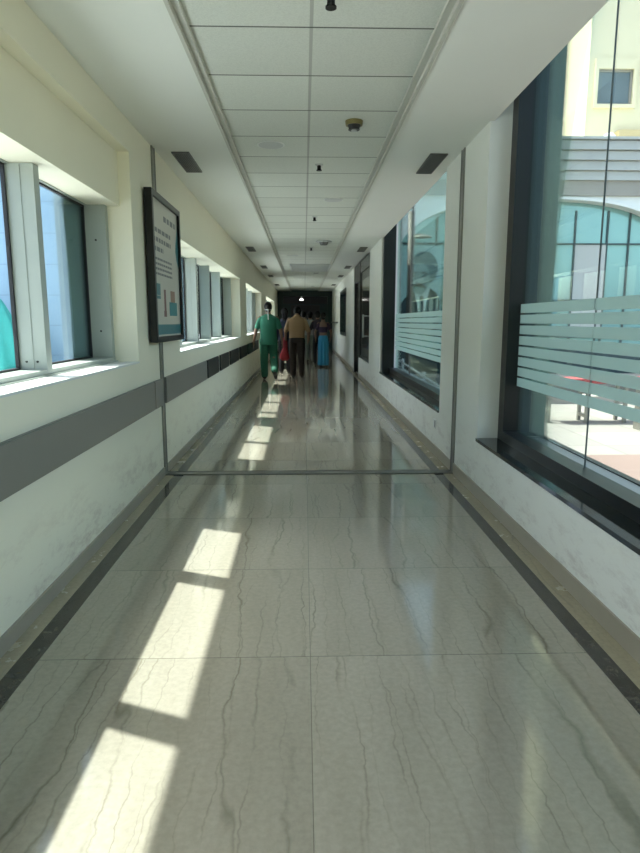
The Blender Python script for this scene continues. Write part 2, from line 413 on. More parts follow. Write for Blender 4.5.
# ------------------------------------------------------------------ wall guards
GX0, GX1 = XL, XL + .028
def guard(y0, y1, mat, label, grp=None):
    bm = B(); box(bm, XL, GX1, y0, y1, .632, .862, .006)
    return tag(obj('wall_guard', bm, mat, origin=(XL, y0, .632)), label, 'wall guard', grp)
guard(-5.9, 5.095, M['guard'], 'wide flat grey wall guard band under the nearest left window')
guard(5.105, JY - .06, M['guard'], 'short grey wall guard piece under the framed poster, before the joint strip')
guard(JY + .06, 7.86, M['guard'], 'grey wall guard piece between the joint strip and the first black guard')
for a, b, l in ((7.95, 8.97, 'nearest black wall guard panel, joined to the end of the grey guard'), (9.2, 10.2, 'second black wall guard panel from the grey guard'),
                (10.45, 11.75, 'third black wall guard panel from the grey guard'), (12.05, 13.5, 'fourth black wall guard panel, before the far small window'),
                (13.8, 16.8, 'long black wall guard panel beside the person in green, below the far window')):
    guard(a, b, M['guard_b'], l, 'black wall guards along the left wall')
bm = B(); box(bm, XR - .06, XR - .03, 24.5, 29.6, 1.28, 1.34, .005)
for y in (25, 27, 29): box(bm, XR - .03, XR, y, y + .05, 1.29, 1.33)
tag(obj('handrail', bm, M['joint'], origin=(XR, 27, 1.3)), 'thin dark handrail on the far end of the right wall', 'handrail')

# ------------------------------------------------------------------ poster
px = XL
t = thing('framed_poster', (px, 5.6, 1.19), 'tall white and teal poster in a black frame on the left wall', 'poster')
PY0, PY1, PZ0, PZ1 = 5.06, 6.17, 1.18, 2.375
bm = boxes((px + .014, px + .075, PY0, PY0 + .045, PZ0, PZ1), (px + .014, px + .075, PY1 - .045, PY1, PZ0, PZ1), (px + .014, px + .075, PY0 + .045, PY1 - .045, PZ0, PZ0 + .045), (px + .014, px + .075, PY0 + .045, PY1 - .045, PZ1 - .045, PZ1), (px + .014, px + .02, PY0 + .04, PY1 - .04, PZ0 + .04, PZ1 - .04))
obj('frame', bm, M['black'], t)
sh = obj('poster_sheet', boxes((px + .02, px + .052, PY0 + .045, PY1 - .045, PZ0 + .045, PZ1 - .045)), simple('poster_paper', (.62, .60, .52), .3, var=.05, bump=0), t)
def yz(bm, pts, x):
    a = [bm.verts.new((x, y, z)) for y, z in pts]; b = [bm.verts.new((x + .001, y, z)) for y, z in pts]
    bm.faces.new(a); bm.faces.new(b[::-1]); n = len(pts)
    for i in range(n): bm.faces.new((a[i], a[(i + 1) % n], b[(i + 1) % n], b[i]))
    return bm
sx = px + .0522
def rects(L, x=sx):
    b = B()
    for (y0, y1, z0, z1) in L: yz(b, [(y0, z0), (y1, z0), (y1, z1), (y0, z1)], x)
    return b
pt = simple('poster_teal', (.03, .20, .23), .3, bump=0); pk = simple('poster_ink', (.18, .19, .19), .4, bump=0)
def words(y0, y1, z, h, step):
    L = []; y = y0
    while y < y1:
        w2 = random.uniform(.5, 1.2) * step; L.append((y, min(y + w2, y1), z, z + h)); y += w2 + step * .3
    return L
obj('printed_heading', rects(words(5.55, 6.02, 2.19, .045, .14)), pk, sh)
obj('printed_text', rects(sum([words(5.13, 5.80, z, .035, .10) for z in (2.07, 1.995)] + [words(5.13, 5.5, 1.92, .035, .1)] + [words(5.13, 5.82, z, .018, .06) for z in (1.85, 1.81, 1.77, 1.73)], [])), pk, sh)
obj('printed_footer', rects([(PY0 + .05, PY1 - .05, 1.24, 1.325)]), pt, sh)
obj('printed_panel', rects([(5.12, 5.33, 1.565, 1.66), (5.12, 5.33, 1.535, 1.56)]), pt, sh)
obj('printed_swoosh', yz(B(), [(6.12, 2.24), (6.08, 2.14), (6.03, 2.06), (6.01, 1.99), (6.04, 1.92), (6.12, 1.84)], sx), pt, sh)
obj('printed_figures', rects([(5.46, 5.53, 1.43, 1.62), (5.44, 5.54, 1.39, 1.44)]), simple('poster_figure', (.22, .10, .09), .4, bump=0), sh)
obj('printed_figure', rects([(5.66, 5.98, 1.40, 1.52)], sx + .001), simple('poster_scrubs', (.02, .22, .25), .4, bump=0), sh)
obj('printed_face', rects([(5.72, 5.90, 1.52, 1.62)], sx + .001), simple('poster_skin', (.35, .2, .13), .4, bump=0), sh)

# ------------------------------------------------------------------ ceiling fittings
def diffuser(xc, yc, ln, wd, label):
    t = thing('air_diffuser', (xc, yc, ZC), label, 'air vent', 'ceiling air vents along the two side soffits')
    z = ZC - .012
    x0, x1, y0, y1 = xc - wd / 2, xc + wd / 2, yc - ln / 2, yc + ln / 2
    obj('frame', boxes((x0, x0 + .012, y0, y1, z, ZC), (x1 - .012, x1, y0, y1, z, ZC), (x0 + .012, x1 - .012, y0, y0 + .012, z, ZC), (x0 + .012, x1 - .012, y1 - .012, y1, z, ZC)), M['grille'], t)
    obj('backing', boxes((x0 + .012, x1 - .012, y0 + .012, y1 - .012, ZC - .003, ZC)), M['slot'], t)
    s = B(); n = 7
    for k in range(n):
        xx = x0 + .014 + (wd - .03) * (k + .5) / n
        box(s, xx - .003, xx + .003, y0 + .012, y1 - .012, z + .001, ZC - .003)
    for k in range(1, 18):
        yy = y0 + ln * k / 18
        box(s, x0 + .012, x1 - .012, yy - .002, yy + .002, z + .004, ZC - .003)
    obj('grille', s, M['grille'], t)
YD = [(5.95, .70), (12.75, .75), (16.85, .8), (20.15, .8), (24.9, .9)]
DN = ['nearest', 'second', 'third', 'fourth', 'farthest']
for (yc, ln), nn in zip(YD, DN):
    diffuser(-1.045, yc, ln, .15, '%s grey slotted air vent in the left ceiling soffit' % nn)
    diffuser(1.165, yc, ln, .15, '%s grey slotted air vent in the right ceiling soffit' % nn)

ZT = ZC + .035
t = thing('smoke_detector', (.375, 4.87, ZT), 'olive brown smoke detector on the right row of ceiling tiles', 'smoke detector')
obj('base', cyl(B(), (.375, 4.87, ZT - .03), (.375, 4.87, ZT), .062, .066, 28), M['brass'], t)
obj('sensor_head', cyl(cyl(B(), (.375, 4.87, ZT - .055), (.375, 4.87, ZT - .03), .036, .05, 24), (.375, 4.87, ZT - .062), (.375, 4.87, ZT - .055), .042, n=24), M['black'], t)
obj('sensor_cap', cyl(B(), (.375, 4.87, ZT - .07), (.375, 4.87, ZT - .062), .02, n=20), M['lightgrey'], t)
t = thing('smoke_detector', (.37, 11.8, ZT), 'pale smoke detector far down the right row of ceiling tiles', 'smoke detector')
obj('base', cyl(B(), (.37, 11.8, ZT - .02), (.37, 11.8, ZT), .15, n=28), M['lightgrey'], t)
obj('sensor_head', cyl(B(), (.37, 11.8, ZT - .07), (.37, 11.8, ZT - .02), .06, .085, 24), M['grille'], t)
def sprinkler(x, y, l):
    t = thing('sprinkler_head', (x, y, ZT), l, 'sprinkler', 'sprinkler heads along the ceiling tiles')
    obj('escutcheon', cyl(B(), (x, y, ZT - .01), (x, y, ZT), .036, .04, 20), M['lightgrey'], t)
    b = cyl(B(), (x, y, ZT - .05), (x, y, ZT - .01), .012, n=12)
    cyl(b, (x, y, ZT - .058), (x, y, ZT - .05), .026, n=14); cyl(b, (x - .014, y, ZT - .05), (x - .014, y, ZT - .012), .004, n=8); cyl(b, (x + .014, y, ZT - .05), (x + .014, y, ZT - .012), .004, n=8)
    obj('nozzle', b, M['black'], t)
sprinkler(.128, 3.08, 'nearest ceiling sprinkler head, cut by the top edge of the photo')
sprinkler(.148, 6.15, 'second ceiling sprinkler head, just beyond the nearest speaker disc')
sprinkler(.155, 9.1, 'third ceiling sprinkler head, beyond the second speaker disc')
sprinkler(.15, 12.8, 'fourth ceiling sprinkler head, just beyond the pale smoke detector')
def speaker(x, y, r, l):
    t = thing('ceiling_speaker', (x, y, ZT), l, 'ceiling speaker', 'round discs on the ceiling tiles')
    b = cyl(B(), (x, y, ZT - .006), (x, y, ZT), r, r, 36); obj('rim', b, M['white'], t)
    obj('cover', cyl(B(), (x, y, ZT - .009), (x, y, ZT - .006), r * .88, r * .9, 36), M['lightgrey'], t)
speaker(-.27, 5.5, .115, 'nearest round pale disc on the left row of ceiling tiles')
speaker(.36, 7.85, .12, 'round pale disc on the right row of ceiling tiles beyond the olive detector')
speaker(-.24, 14.3, .14, 'farthest round pale disc on the left row of ceiling tiles')
for x, y, l in ((.37, 19.3, 'small dark round ceiling fitting nearer the doorway side of the wide grille'), (.38, 26.4, 'small dark round ceiling fitting farthest down the corridor')):
    t = thing('ceiling_downlight', (x, y, ZT), l, 'downlight')
    obj('trim_ring', cyl(B(), (x, y, ZT - .01), (x, y, ZT), .1, n=24), M['lightgrey'], t)
    obj('lens', cyl(B(), (x, y, ZT - .014), (x, y, ZT - .01), .075, n=24), M['slot'], t)
t = thing('return_air_grille', (.15, 17.3, ZC), 'wide rectangular return air grille across the ceiling tiles ahead of the people', 'air vent')
obj('frame', boxes((-.36, -.32, 16.3, 18.4, ZC, ZC + .034), (.66, .70, 16.3, 18.4, ZC, ZC + .034), (-.32, .66, 16.3, 16.36, ZC, ZC + .034), (-.32, .66, 18.34, 18.4, ZC, ZC + .034)), M['lightgrey'], t)
b = B()
for k in range(24): box(b, -.32, .66, 16.40 + k * .081, 16.43 + k * .081, ZC + .004, ZC + .03)
obj('slats', b, M['lightgrey'], t)

t = thing('wall_socket', (XR, 6.27, .28), 'small socket plate low on the right wall under the second window', 'socket')
obj('face_plate', boxes((XR - .008, XR, 6.21, 6.33, .27, .36)), M['white'], t)
obj('socket_holes', boxes((XR - .010, XR - .008, 6.235, 6.25, .28, .35)), M['slot'], t)

# ------------------------------------------------------------------ outside
def paving():
    q = N('pale_paving'); X, Y, Z = q.xyz()
    br = q.n('TexBrick'); q.put(br.inputs['Vector'], q.co()); br.offset = 0
    q.put(br.inputs['Color1'], (.25, .24, .215)); q.put(br.inputs['Color2'], (.205, .20, .18)); q.put(br.inputs['Mortar'], (.14, .135, .12))
    br.inputs['Scale'].default_value = 1; br.inputs['Brick Width'].default_value = 1.2; br.inputs['Row Height'].default_value = 1.2; br.inputs['Mortar Size'].default_value = .012
    pk_ = q.math('LESS_THAN', q.math('ABSOLUTE', q.math('SUBTRACT', X, 4.9)), .75)
    pk2 = q.math('MULTIPLY', pk_, q.math('LESS_THAN', Y, 8.9))
    return q.set(Base_Color=q.mix(pk2, br.outputs[0], (.19, .135, .115)), Roughness=.75)
struct('ground', boxes((1.95, 50, -20, 60, -.85, -.6)), paving())
struct('trim_14', boxes((1.85, 1.95, -6, 30, -.85, .40)), M['ledge'])
M['cream'] = simple('cream_render', (.82, .74, .50), .85, var=.06, sc=.6, bump=.05)
M['stone'] = simple('pale_grey_stone', (.50, .52, .50), .8, var=.1, sc=2, bump=.05)
M['stone2'] = simple('grey_brown_stone', (.36, .34, .30), .8, var=.12, sc=3, bump=.05)
M['ext_white'] = simple('white_render', (.80, .82, .78), .8, var=.05, sc=1, bump=.02)
M['tealglass'] = simple('teal_reflective_glass', (.30, .54, .54), .12, .35, var=.15, sc=1, bump=0)
M['muntin'] = simple('dark_bronze', (.05, .08, .09), .4, .3, bump=0)
FY = 17.0
fb = thing('building', (7, FY, -.6), 'grey stone building with arched teal glass front and ribbed cornice, across the plaza', 'building')
cx, ax, rise, spring = 6.3, 3.98, 2.05, 2.55
def arc(ax, rise):
    e = 2 / 2.6; sg = lambda v: math.copysign(abs(v) ** e, v)
    return [(cx - ax * sg(math.cos(a)), spring + rise * abs(math.sin(a)) ** e) for a in [math.pi * k / 48 for k in range(49)]]
arch = arc(ax, rise)
X0, X1 = 2.05, 22.0
pts = [(X0, -.6), (cx - ax, -.6)] + arch + [(cx + ax, -.6), (X1, -.6), (X1, 4.85), (X0, 4.85)]
obj('wall', poly(B(), pts, FY, FY + .5), M['ext_white'], fb)
inner = arc(ax - .07, rise - .07)
bm = B()
full = [(cx - ax, -.6)] + arch + [(cx + ax, -.6)]; fin = [(cx - ax + .07, -.6)] + inner + [(cx + ax - .07, -.6)]
for i in range(len(full) - 1):
    q4 = [full[i], full[i + 1], fin[i + 1], fin[i]]; poly(bm, q4, FY - .06, FY + .3)
obj('arch_trim', bm, M['ext_white'], fb)
obj('glass_front', boxes((cx - ax, cx + ax, FY + .32, FY + .38, .6, 4.7)), M['tealglass'], fb)
obj('shop_base', boxes((cx - ax, cx + ax, FY + .30, FY + .42, -.6, .6)), M['muntin'], fb)
bm = B()
for x in (2.98, 3.58, 4.47, 5.07, 5.96, 6.77, 7.37, 8.26, 8.86): box(bm, x - .02, x + .02, FY + .27, FY + .32, -.6, 4.3)
for z in (1.93, 3.43): box(bm, cx - ax, cx + ax, FY + .26, FY + .32, z - .02, z + .02)
box(bm, cx - ax, cx + ax, FY + .24, FY + .32, .9, .98)
obj('glazing_bars', bm, M['muntin'], fb)
for a, b in ((7.39, 8.24), (5.09, 5.94)): obj('stone_panel', boxes((a, b, FY + .28, FY + .32, .98, 3.41)), M['stone'], fb)
obj('frieze', boxes((X0, X1, FY - .06, FY + .5, 4.62, 5.0)), M['stone2'], fb)
bm = B()
for k in range(4): box(bm, X0 - .02, X1, FY - .12 - .07 * k, FY + .5, 5.0 + k * .235, 5.21 + k * .235); box(bm, X0, X1, FY - .1 - .06 * k, FY + .5, 5.21 + k * .235, 5.235 + k * .235)
box(bm, X0, X1, FY - .4, FY + 1.7, 5.94, 6.0)
obj('cornice', bm, M['stone'], fb)
obj('body', boxes((X0, X1, FY + .5, FY + 2, -.6, 5.94)), M['stone'], fb)

cb = thing('building', (14, 19.1, -.6), 'cream rendered tower block with a square window, rising behind the stone building', 'building')
bm = boxes((7.95, 8.35, 19.1, 30, -.6, 18), (8.35, 8.56, 19.1, 30, -.6, 18))
wx0, wx1, wz0, wz1 = 8.58, 9.62, 7.62, 8.58
bm.free(); bm = boxes((8.30, wx0, 19.3, 30, 5.5, 18), (wx1, 22, 19.3, 30, 5.5, 18), (wx0, wx1, 19.3, 30, 5.5, wz0), (wx0, wx1, 19.3, 30, wz1, 18), (wx0, wx1, 19.6, 30, wz0, wz1))
obj('wall', bm, M['cream'], cb)
wf = obj('window', boxes((wx0, wx0 + .05, 19.32, 19.42, wz0, wz1), (wx1 - .05, wx1, 19.32, 19.42, wz0, wz1), (wx0 + .05, wx1 - .05, 19.32, 19.42, wz0, wz0 + .05), (wx0 + .05, wx1 - .05, 19.32, 19.42, wz1 - .05, wz1)), M['stone2'], cb)
obj('pane', boxes((wx0 + .05, wx1 - .05, 19.36, 19.38, wz0 + .05, wz1 - .05)), simple('grey_blue_glass', (.14, .18, .19), .15, .1, bump=0), wf)
obj('window_surround', boxes((wx0 - .1, wx0, 19.22, 19.32, wz0 - .1, wz1 + .28), (wx1, wx1 + .1, 19.22, 19.32, wz0 - .1, wz1 + .28), (wx0, wx1, 19.22, 19.32, wz1, wz1 + .28), (wx0, wx1, 19.22, 19.32, wz0 - .1, wz0)), M['cream'], cb)
obj('ledge', boxes((9.2, 22, 19.0, 19.3, 6.62, 6.86)), simple('ochre_stone', (.62, .50, .27), .8, bump=0), cb)
t = thing('satellite_dish', (8.6, 18.3, 6.0), 'small white dome-shaped dish on the cornice edge below the cream tower', 'satellite dish')
b = B(); ball(b, (8.6, 18.3, 6.35), (.22, .07, .22), 20); obj('dish', b, M['ext_white'], t, smooth=True)
obj('mount', cyl(B(), (8.6, 18.38, 6.0), (8.6, 18.38, 6.35), .03, n=10), M['steel'], t)

# banner of a generic suited man in the arched glass
bx, bz = 3.13, 1.35
t = thing('portrait_banner', (bx, FY + .2, bz), 'large teal tinted portrait banner of a moustached man in suit on the arched glass', 'banner')
bl = simple('banner_pale_teal', (.42, .66, .64), .6, var=.1, sc=2, bump=0)
obj('banner_sheet', boxes((2.58, 3.72, FY + .20, FY + .23, 1.1, 3.36)), bl, t)
bd = simple('banner_dark', (.02, .05, .06), .6, bump=0); bsk = simple('banner_face', (.26, .42, .40), .6, bump=0); bh = simple('banner_hair', (.09, .19, .20), .6, bump=0); bw = simple('banner_shirt', (.62, .80, .78), .6, bump=0)
def ell(cx_, cz_, rx, rz, n=28): return [(cx_ + rx * math.cos(2 * math.pi * k / n), cz_ + rz * math.sin(2 * math.pi * k / n)) for k in range(n)]
obj('printed_suit', poly(B(), [(2.6, 1.12), (2.62, 1.82), (2.76, 2.0), (2.98, 2.14), (3.2, 1.92), (3.42, 2.24), (3.60, 2.12), (3.70, 1.9), (3.70, 1.12)], FY + .192, FY + .20), bd, t)
obj('printed_shirt', poly(B(), [(3.0, 2.14), (3.16, 1.5), (3.26, 1.5), (3.42, 2.26), (3.2, 2.06)], FY + .188, FY + .192), bw, t)
obj('printed_tie', poly(B(), [(3.15, 2.04), (3.25, 2.04), (3.30, 1.14), (3.14, 1.14)], FY + .184, FY + .188), bd, t)
obj('printed_hair', poly(B(), ell(3.24, 2.78, .38, .44), FY + .188, FY + .192), bh, t)
obj('printed_face', poly(B(), ell(3.14, 2.50, .27, .42), FY + .182, FY + .187), bsk, t)
b = poly(B(), [(2.92, 2.27), (3.04, 2.40), (3.18, 2.37), (3.34, 2.24), (3.18, 2.26), (3.04, 2.28)], FY + .178, FY + .182)
for pts in ([(2.90, 2.64), (3.05, 2.69), (3.05, 2.63), (2.90, 2.60)], [(3.17, 2.69), (3.34, 2.64), (3.34, 2.59), (3.17, 2.63)], ell(2.98, 2.56, .05, .025, 12), ell(3.25, 2.55, .05, .025, 12)): poly(b, pts, FY + .178, FY + .182)
obj('printed_features', b, bd, t)

# lamp post, railing, bench, planter
t = thing('lamp_post', (2.40, 14, -.6), 'tall brown lamp post with a flat round head outside the second right window', 'lamp post')
obj('pole', cyl(B(), (2.34, 14, -.6), (2.34, 14, 3.7), .07, n=20), simple('brown_metal', (.16, .13, .11), .5, bump=0), t, smooth=True)
b = cyl(B(), (2.58, 14, 3.16), (2.58, 14, 3.20), .21, .19, 32); obj('lamp_head', b, M['stone2'], t)
obj('arm', boxes((2.34, 2.58, 13.97, 14.03, 3.20, 3.24)), M['stone2'], t)
t = thing('railing', (2.2, 12, -.6), 'white double handrail with posts running outside the second right window', 'railing')
ry0, ry1 = 6.2, 16.2
def rz(y): return .37 + (y - 10.5) * .037
for dz in (0, -.13):
    obj('rail', cyl(B(), (2.12, ry0, rz(ry0) + dz), (2.12, ry1, rz(ry1) + dz), .02, n=12), M['ext_white'], t, smooth=True)
obj('rail', cyl(B(), (2.12, ry0, rz(ry0) - .62), (2.12, ry1, rz(ry1) - .62), .018, n=12), M['ext_white'], t, smooth=True)
for y in (6.3, 8.3, 11.0, 13.4, 15.9):
    p = obj('post', cyl(B(), (2.12, y, -.6), (2.12, y, rz(y) + .03), .03, n=14), M['ext_white'], t, smooth=True)
    obj('finial', ball(B(), (2.12, y, rz(y) +   .05), .036), M['ext_white'], p, smooth=True)
t = thing('bench', (5.4, 12, -.6), 'long red-topped bench on metal legs out on the sunny plaza', 'bench')
rd = simple('red_paint', (.45, .07, .07), .6, bump=0)
obj('seat', boxes((4.62, 6.4, 11.75, 12.25, .17, .26)), rd, t)
for x in (4.75, 5.5, 6.25):
    obj('leg', boxes((x - .03, x + .03, 11.8, 11.86, -.6, .17), (x - .03, x + .03, 12.14, 12.2, -.6, .17), (x - .03, x + .03, 11.86, 12.14, -.5, -.44)), M['steel'], t)
t = thing('bench', (7.6, 11, -.6), 'short red-topped bench on the plaza near the right edge of the photo', 'bench')
obj('seat', boxes((6.0, 8.2, 10.8, 11.2, .30, .36)), rd, t)
for x in (6.1, 7.1, 8.1): obj('leg', boxes((x - .03, x + .03, 10.85, 11.15, -.6, .30)), M['steel'], t)
t = thing('steps', (8, 15.4, -.6), 'low dark stone steps in front of the arched building', 'steps')
obj('tread', boxes((2.6, 14, 14.6, 16.9, -.6, -.42)), M['stone2'], t); obj('tread', boxes((2.6, 14, 15.2, 16.9, -.42, -.24)), simple('dark_stone', (.12, .12, .11), .7), t)
obj('tread', boxes((2.6, 14, 15.8, 16.9, -.24, -.06)), M['stone2'], t)

# left outside: neighbouring roof and panelled wall
struct('trim_15', boxes((-14, -1.66, -8, 32, .45, .72)), M['ledge'])
def panels():
    q = N('blue_grey_cladding_panels'); X, Y, Z = q.xyz()
    lx = q.math('LESS_THAN', q.math('FRACT', q.math('DIVIDE', q.math('ADD', X, 3.31 + 12), 1.2)), .02)
    lz = q.math('LESS_THAN', q.math('FRACT', q.math('DIVIDE', q.math('SUBTRACT', Z, .45), .42)), .03)
    l = q.math('MAXIMUM', lx, q.math('MULTIPLY', lz, .35))
    base = q.mix(q.noise(1.2), (.24, .36, .46), (.20, .31, .41))
    return q.set(Base_Color=q.mix(l, base, (.08, .11, .14)), Roughness=.35, Metallic=.1)
nb = tag(obj('neighbouring_building', boxes((-13, -1.68, 9, 9.25, .72, 4.1)), panels(), origin=(-5, 9, .72)), 'blue grey panelled building wall outside the nearest left window', 'building')
b = B(); rings = []
H0, R0 = .98, .42
for k in range(15):
    f = k / 14; z = .72 + H0 * (1 - f); r = .04 + R0 * (f ** .7)
    rings.append([b.verts.new((-4.12 + r * (1 + .13 * f * math.sin(a * 9)) * math.cos(a), 8.5 + r * .6 * (1 + .13 * f * math.sin(a * 9)) * math.sin(a), z)) for a in [2 * math.pi * j / 72 for j in range(72)]])
for r1, r2 in zip(rings, rings[1:]):
    for j in range(72): b.faces.new((r1[j], r1[(j + 1) % 72], r2[(j + 1) % 72], r2[j]))
b.faces.new(rings[0]); b.faces.new(rings[-1][::-1])
tag(obj('draped_cloth', b, M['tealcloth'], origin=(-4.12, 8.5, .72), smooth=True), 'bright teal mesh cloth hanging in folds outside the nearest left window', 'cloth')

# ------------------------------------------------------------------ people
def frame_of(t):
    t = t.normalized(); side = t.cross(Vector((0, 1, 0)))
    if side.length < .3: side = Vector((1, 0, 0))
    side.normalize(); return side, side.cross(t).normalized()
def tube(bm, secs, n=18):
    """secs: (point, rx, ry) ; elliptical loft, capped with rounded ends"""
    P = [Vector(s[0]) for s in secs]; rings = []
    for i, s in enumerate(secs):
        t = (P[min(i + 1, len(P) - 1)] - P[max(i - 1, 0)]); a, b = frame_of(t)
        if a.x < 0: a, b = -a, -b
        rings.append([bm.verts.new(P[i] + a * s[1] * math.cos(u) + b * s[2] * math.sin(u)) for u in [2 * math.pi * k / n for k in range(n)]])
    for r1, r2 in zip(rings, rings[1:]):
        for k in range(n): bm.faces.new((r1[k], r1[(k + 1) % n], r2[(k + 1) % n], r2[k]))
    for r, p in ((rings[0], P[0]), (rings[-1], P[-1])):
        c = bm.verts.new(p)
        for k in range(n): bm.faces.new((c, r[k], r[(k + 1) % n]))
    return bm
def limb(bm, pts, rad):
    out = []
    for i in range(len(pts) - 1):
        a, b = Vector(pts[i]), Vector(pts[i + 1])
        for k in range(4): f = k / 4; out.append((a.lerp(b, f), rad[i] + (rad[i + 1] - rad[i]) * f, rad[i] + (rad[i + 1] - rad[i]) * f))
    out.append((Vector(pts[-1]), rad[-1], rad[-1]))
    tube(bm, out, 14)
    for p, r in zip(pts, rad): ball(bm, p, r * .98, 12)
def fuse(o, voxel, sm=4):
    m = o.modifiers.new('r', 'REMESH'); m.mode = 'VOXEL'; m.voxel_size = voxel
    s = o.modifiers.new('s', 'SMOOTH'); s.iterations = sm; s.factor = .5
    dg = bpy.context.evaluated_depsgraph_get()
    me = bpy.data.meshes.new_from_object(o.evaluated_get(dg))
    o.modifiers.clear(); o.data = me
    for p in me.polygons: p.use_smooth = True
def person(loc, S, P, label):
    root = thing('person', loc, label, 'person')
    T = Matrix.Translation(loc) @ Matrix.Rotation(P.get('rot', 0), 4, 'Z') @ Matrix.Scale(S / 1.75, 4)
    W = P.get('w', 1.0)
    hipz, shz = .93, 1.43
    lean = P.get('lean', 0)
    def L(x, y, z):                                             # forward lean of the upper body
        f = max(0, z - .95); return (x, y + f * lean, z)
    hx, hy, hz = P.get('head', (0, 0, 0))
    knees = P['knees']; ank = P['ankles']; elb = P['elbows']; wri = P['wrists']; toe = P['toes']
    b = B()
    tube(b, [(L(0, 0, .88), .13 * W, .09), (L(0, 0, .95), .165 * W, .11), (L(0, 0, 1.06), .145 * W, .105), (L(0, .0, 1.18), .145 * W, .105), (L(0, 0, 1.32), .17 * W, .115), (L(0, 0, 1.41), .165 * W, .095), (L(0, 0, 1.455), .11 * W, .075), (L(0, 0, 1.48), .062, .06), (L(hx * .5, .015 + hy * .5, 1.53), .056, .058), (L(hx * .8, .02 + hy * .8, 1.58), .054, .056)], 24)
    hc = Vector(L(hx, .025 + hy, 1.645 + hz))
    ball(b, hc, (.076, .094, .105), 20); ball(b, hc + Vector((0, .03, -.06)), (.055, .062, .055), 14)      # skull and jaw
    ball(b, hc + Vector((0, .098, -.018)), (.014, .02, .026), 10)                                         # nose
    ball(b, hc + Vector((0, .084, .03)), (.05, .016, .012), 10)                                           # brow
    ball(b, hc + Vector((0, .088, -.058)), (.026, .012, .010), 10)                                        # mouth
    for s in (-1, 1): ball(b, hc + Vector((s * .077, -.005, -.012)), (.012, .02, .032), 10); ball(b, hc + Vector((s * .03, .083, .005)), .014, 8)
    for i, s in ((0, -1), (1, 1)):
        hp = (s * .088 * W, 0, .92)
        limb(b, [hp, knees[i], ank[i]], [.088 * W, .056, .038])
        kk = Vector(knees[i]).lerp(Vector(ank[i]), .28) + Vector((0, -.014, 0)); ball(b, kk, (.052, .055, .11), 12)
        sh = L(s * .175 * W, 0, 1.405)
        limb(b, [sh, elb[i], wri[i]], [.053, .040, .027])
        w0 = Vector(wri[i]); dr = (w0 - Vector(elb[i])).normalized(); dr = (dr + Vector((0, .12, -.3))).normalized()
        e = w0 + dr * .085; tube(b, [(w0, .020, .028), (w0 + dr * .03, .021, .036), (e, .018, .042)], 12)
        for k, (off, ln) in enumerate(((-.030, .062), (-.010, .075), (.011, .070), (.030, .055))):
            s0 = e - dr * .01 + Vector((0, off, 0)); s1 = s0 + dr * ln * .5; s2 = s1 + (dr + Vector((-s * .45, 0, 0))).normalized() * ln * .5
            limb(b, [s0, s1, s2], [.010, .009, .008])
        s0 = w0 + dr * .025 + Vector((0, .026, 0)); s1 = s0 + (dr + Vector((-s * .3, .7, 0))).normalized() * .035; s2 = s1 + (dr + Vector((-s * .4, .15, 0))).normalized() * .032
        limb(b, [s0, s1, s2], [.013, .011, .009])
        a = Vector(ank[i]); tp = Vector(toe[i])
        limb(b, [a + Vector((0, -.02, -.035)), a.lerp(tp, .5) + Vector((0, 0, -.01)), tp], [.036, .036, .028])
    def fin(name, bm, mat, vox, sm=4, label=None):
        bmesh.ops.transform(bm, matrix=T, verts=bm.verts)
        o = obj(name, bm, mat, root, label=label); fuse(o, vox, sm); return o
    fin('body', b, P['skin'], P.get('vox', .0075), 2)
    # trousers or skirt
    b = B()
    if 'skirt' in P:
        tube(b, [(L(0, 0, 1.03), .155 * W, .125), (L(0, 0, .93), .19 * W, .15), (L(0, 0, .7), .19 * W, .15), (L(.01, 0, .4), .19 * W, .16), (L(.01, 0, .12), .20 * W, .18), (L(.01, 0, .06), .205 * W, .185)], 28)
        for k in range(9):
            a = 2 * math.pi * k / 9; tube(b, [((.19 * W * math.cos(a), .15 * math.sin(a), .85), .014, .014), ((.205 * W * math.cos(a), .185 * math.sin(a), .07), .024, .024)], 8)
        fin('skirt', b, P['skirt'], .012)
    else:
        tube(b, [(L(0, 0, 1.04), .15 * W, .118), (L(0, 0, .95), .175 * W, .128), (L(0, 0, .86), .155 * W, .12)], 24)
        lw = P.get('legw', 1.0)
        for i, s in ((0, -1), (1, 1)):
            hp = (s * .088 * W, 0, .90); a = Vector(ank[i]).lerp(Vector(knees[i]), P.get('crop', .04))
            limb(b, [hp, knees[i], a], [.103 * W, .075 * lw, .064 * lw])
        fin('trousers', b, P['trousers'], .012)
        b = B()
    # top
    b = B(); hz_ = P.get('hem', .90); tw = 1.0
    secs = [(L(0, 0, hz_), .185 * W, .135), (L(0, 0, max(hz_ + .03, 1.0)), .175 * W, .132), (L(0, 0, 1.15), .172 * W, .13), (L(0, 0, 1.30), .19 * W, .135), (L(0, 0, 1.405), .185 * W, .115), (L(0, 0, 1.46), .12 * W, .09), (L(0, 0.005, 1.49), .072, .07)]
    if P.get('lowneck'): secs = [(L(0, 0, 1.12), .165 * W, .122), (L(0, 0, 1.2), .168 * W, .125), (L(0, 0, 1.30), .182 * W, .13)]
    tube(b, secs, 26)
    for i, s in ((0, -1), (1, 1)):
        f = P.get('sleeve', .8); sh = Vector(L(s * .165 * W, 0, 1.385)); e = sh.lerp(Vector(elb[i]), min(f, 1))
        pts = [sh, e] if f <= 1 else [sh, Vector(elb[i]), Vector(elb[i]).lerp(Vector(wri[i]), f - 1)]
        limb(b, pts, [.066, .060] if f <= 1 else [.064, .054, .044])
    tp_ = fin(P.get('topname', 'shirt'), b, P['top'], .011)
    # shoes
    for i in (0, 1):
        b = B(); a = Vector(ank[i]); tp = Vector(toe[i])
        limb(b, [a + Vector((0, -.025, -.03)), a.lerp(tp, .5), tp], [.046, .046, .036]); ball(b, a + Vector((0, 0, .0)), .046, 12)
        fin('shoe', b, P['shoe'], .01, 2)
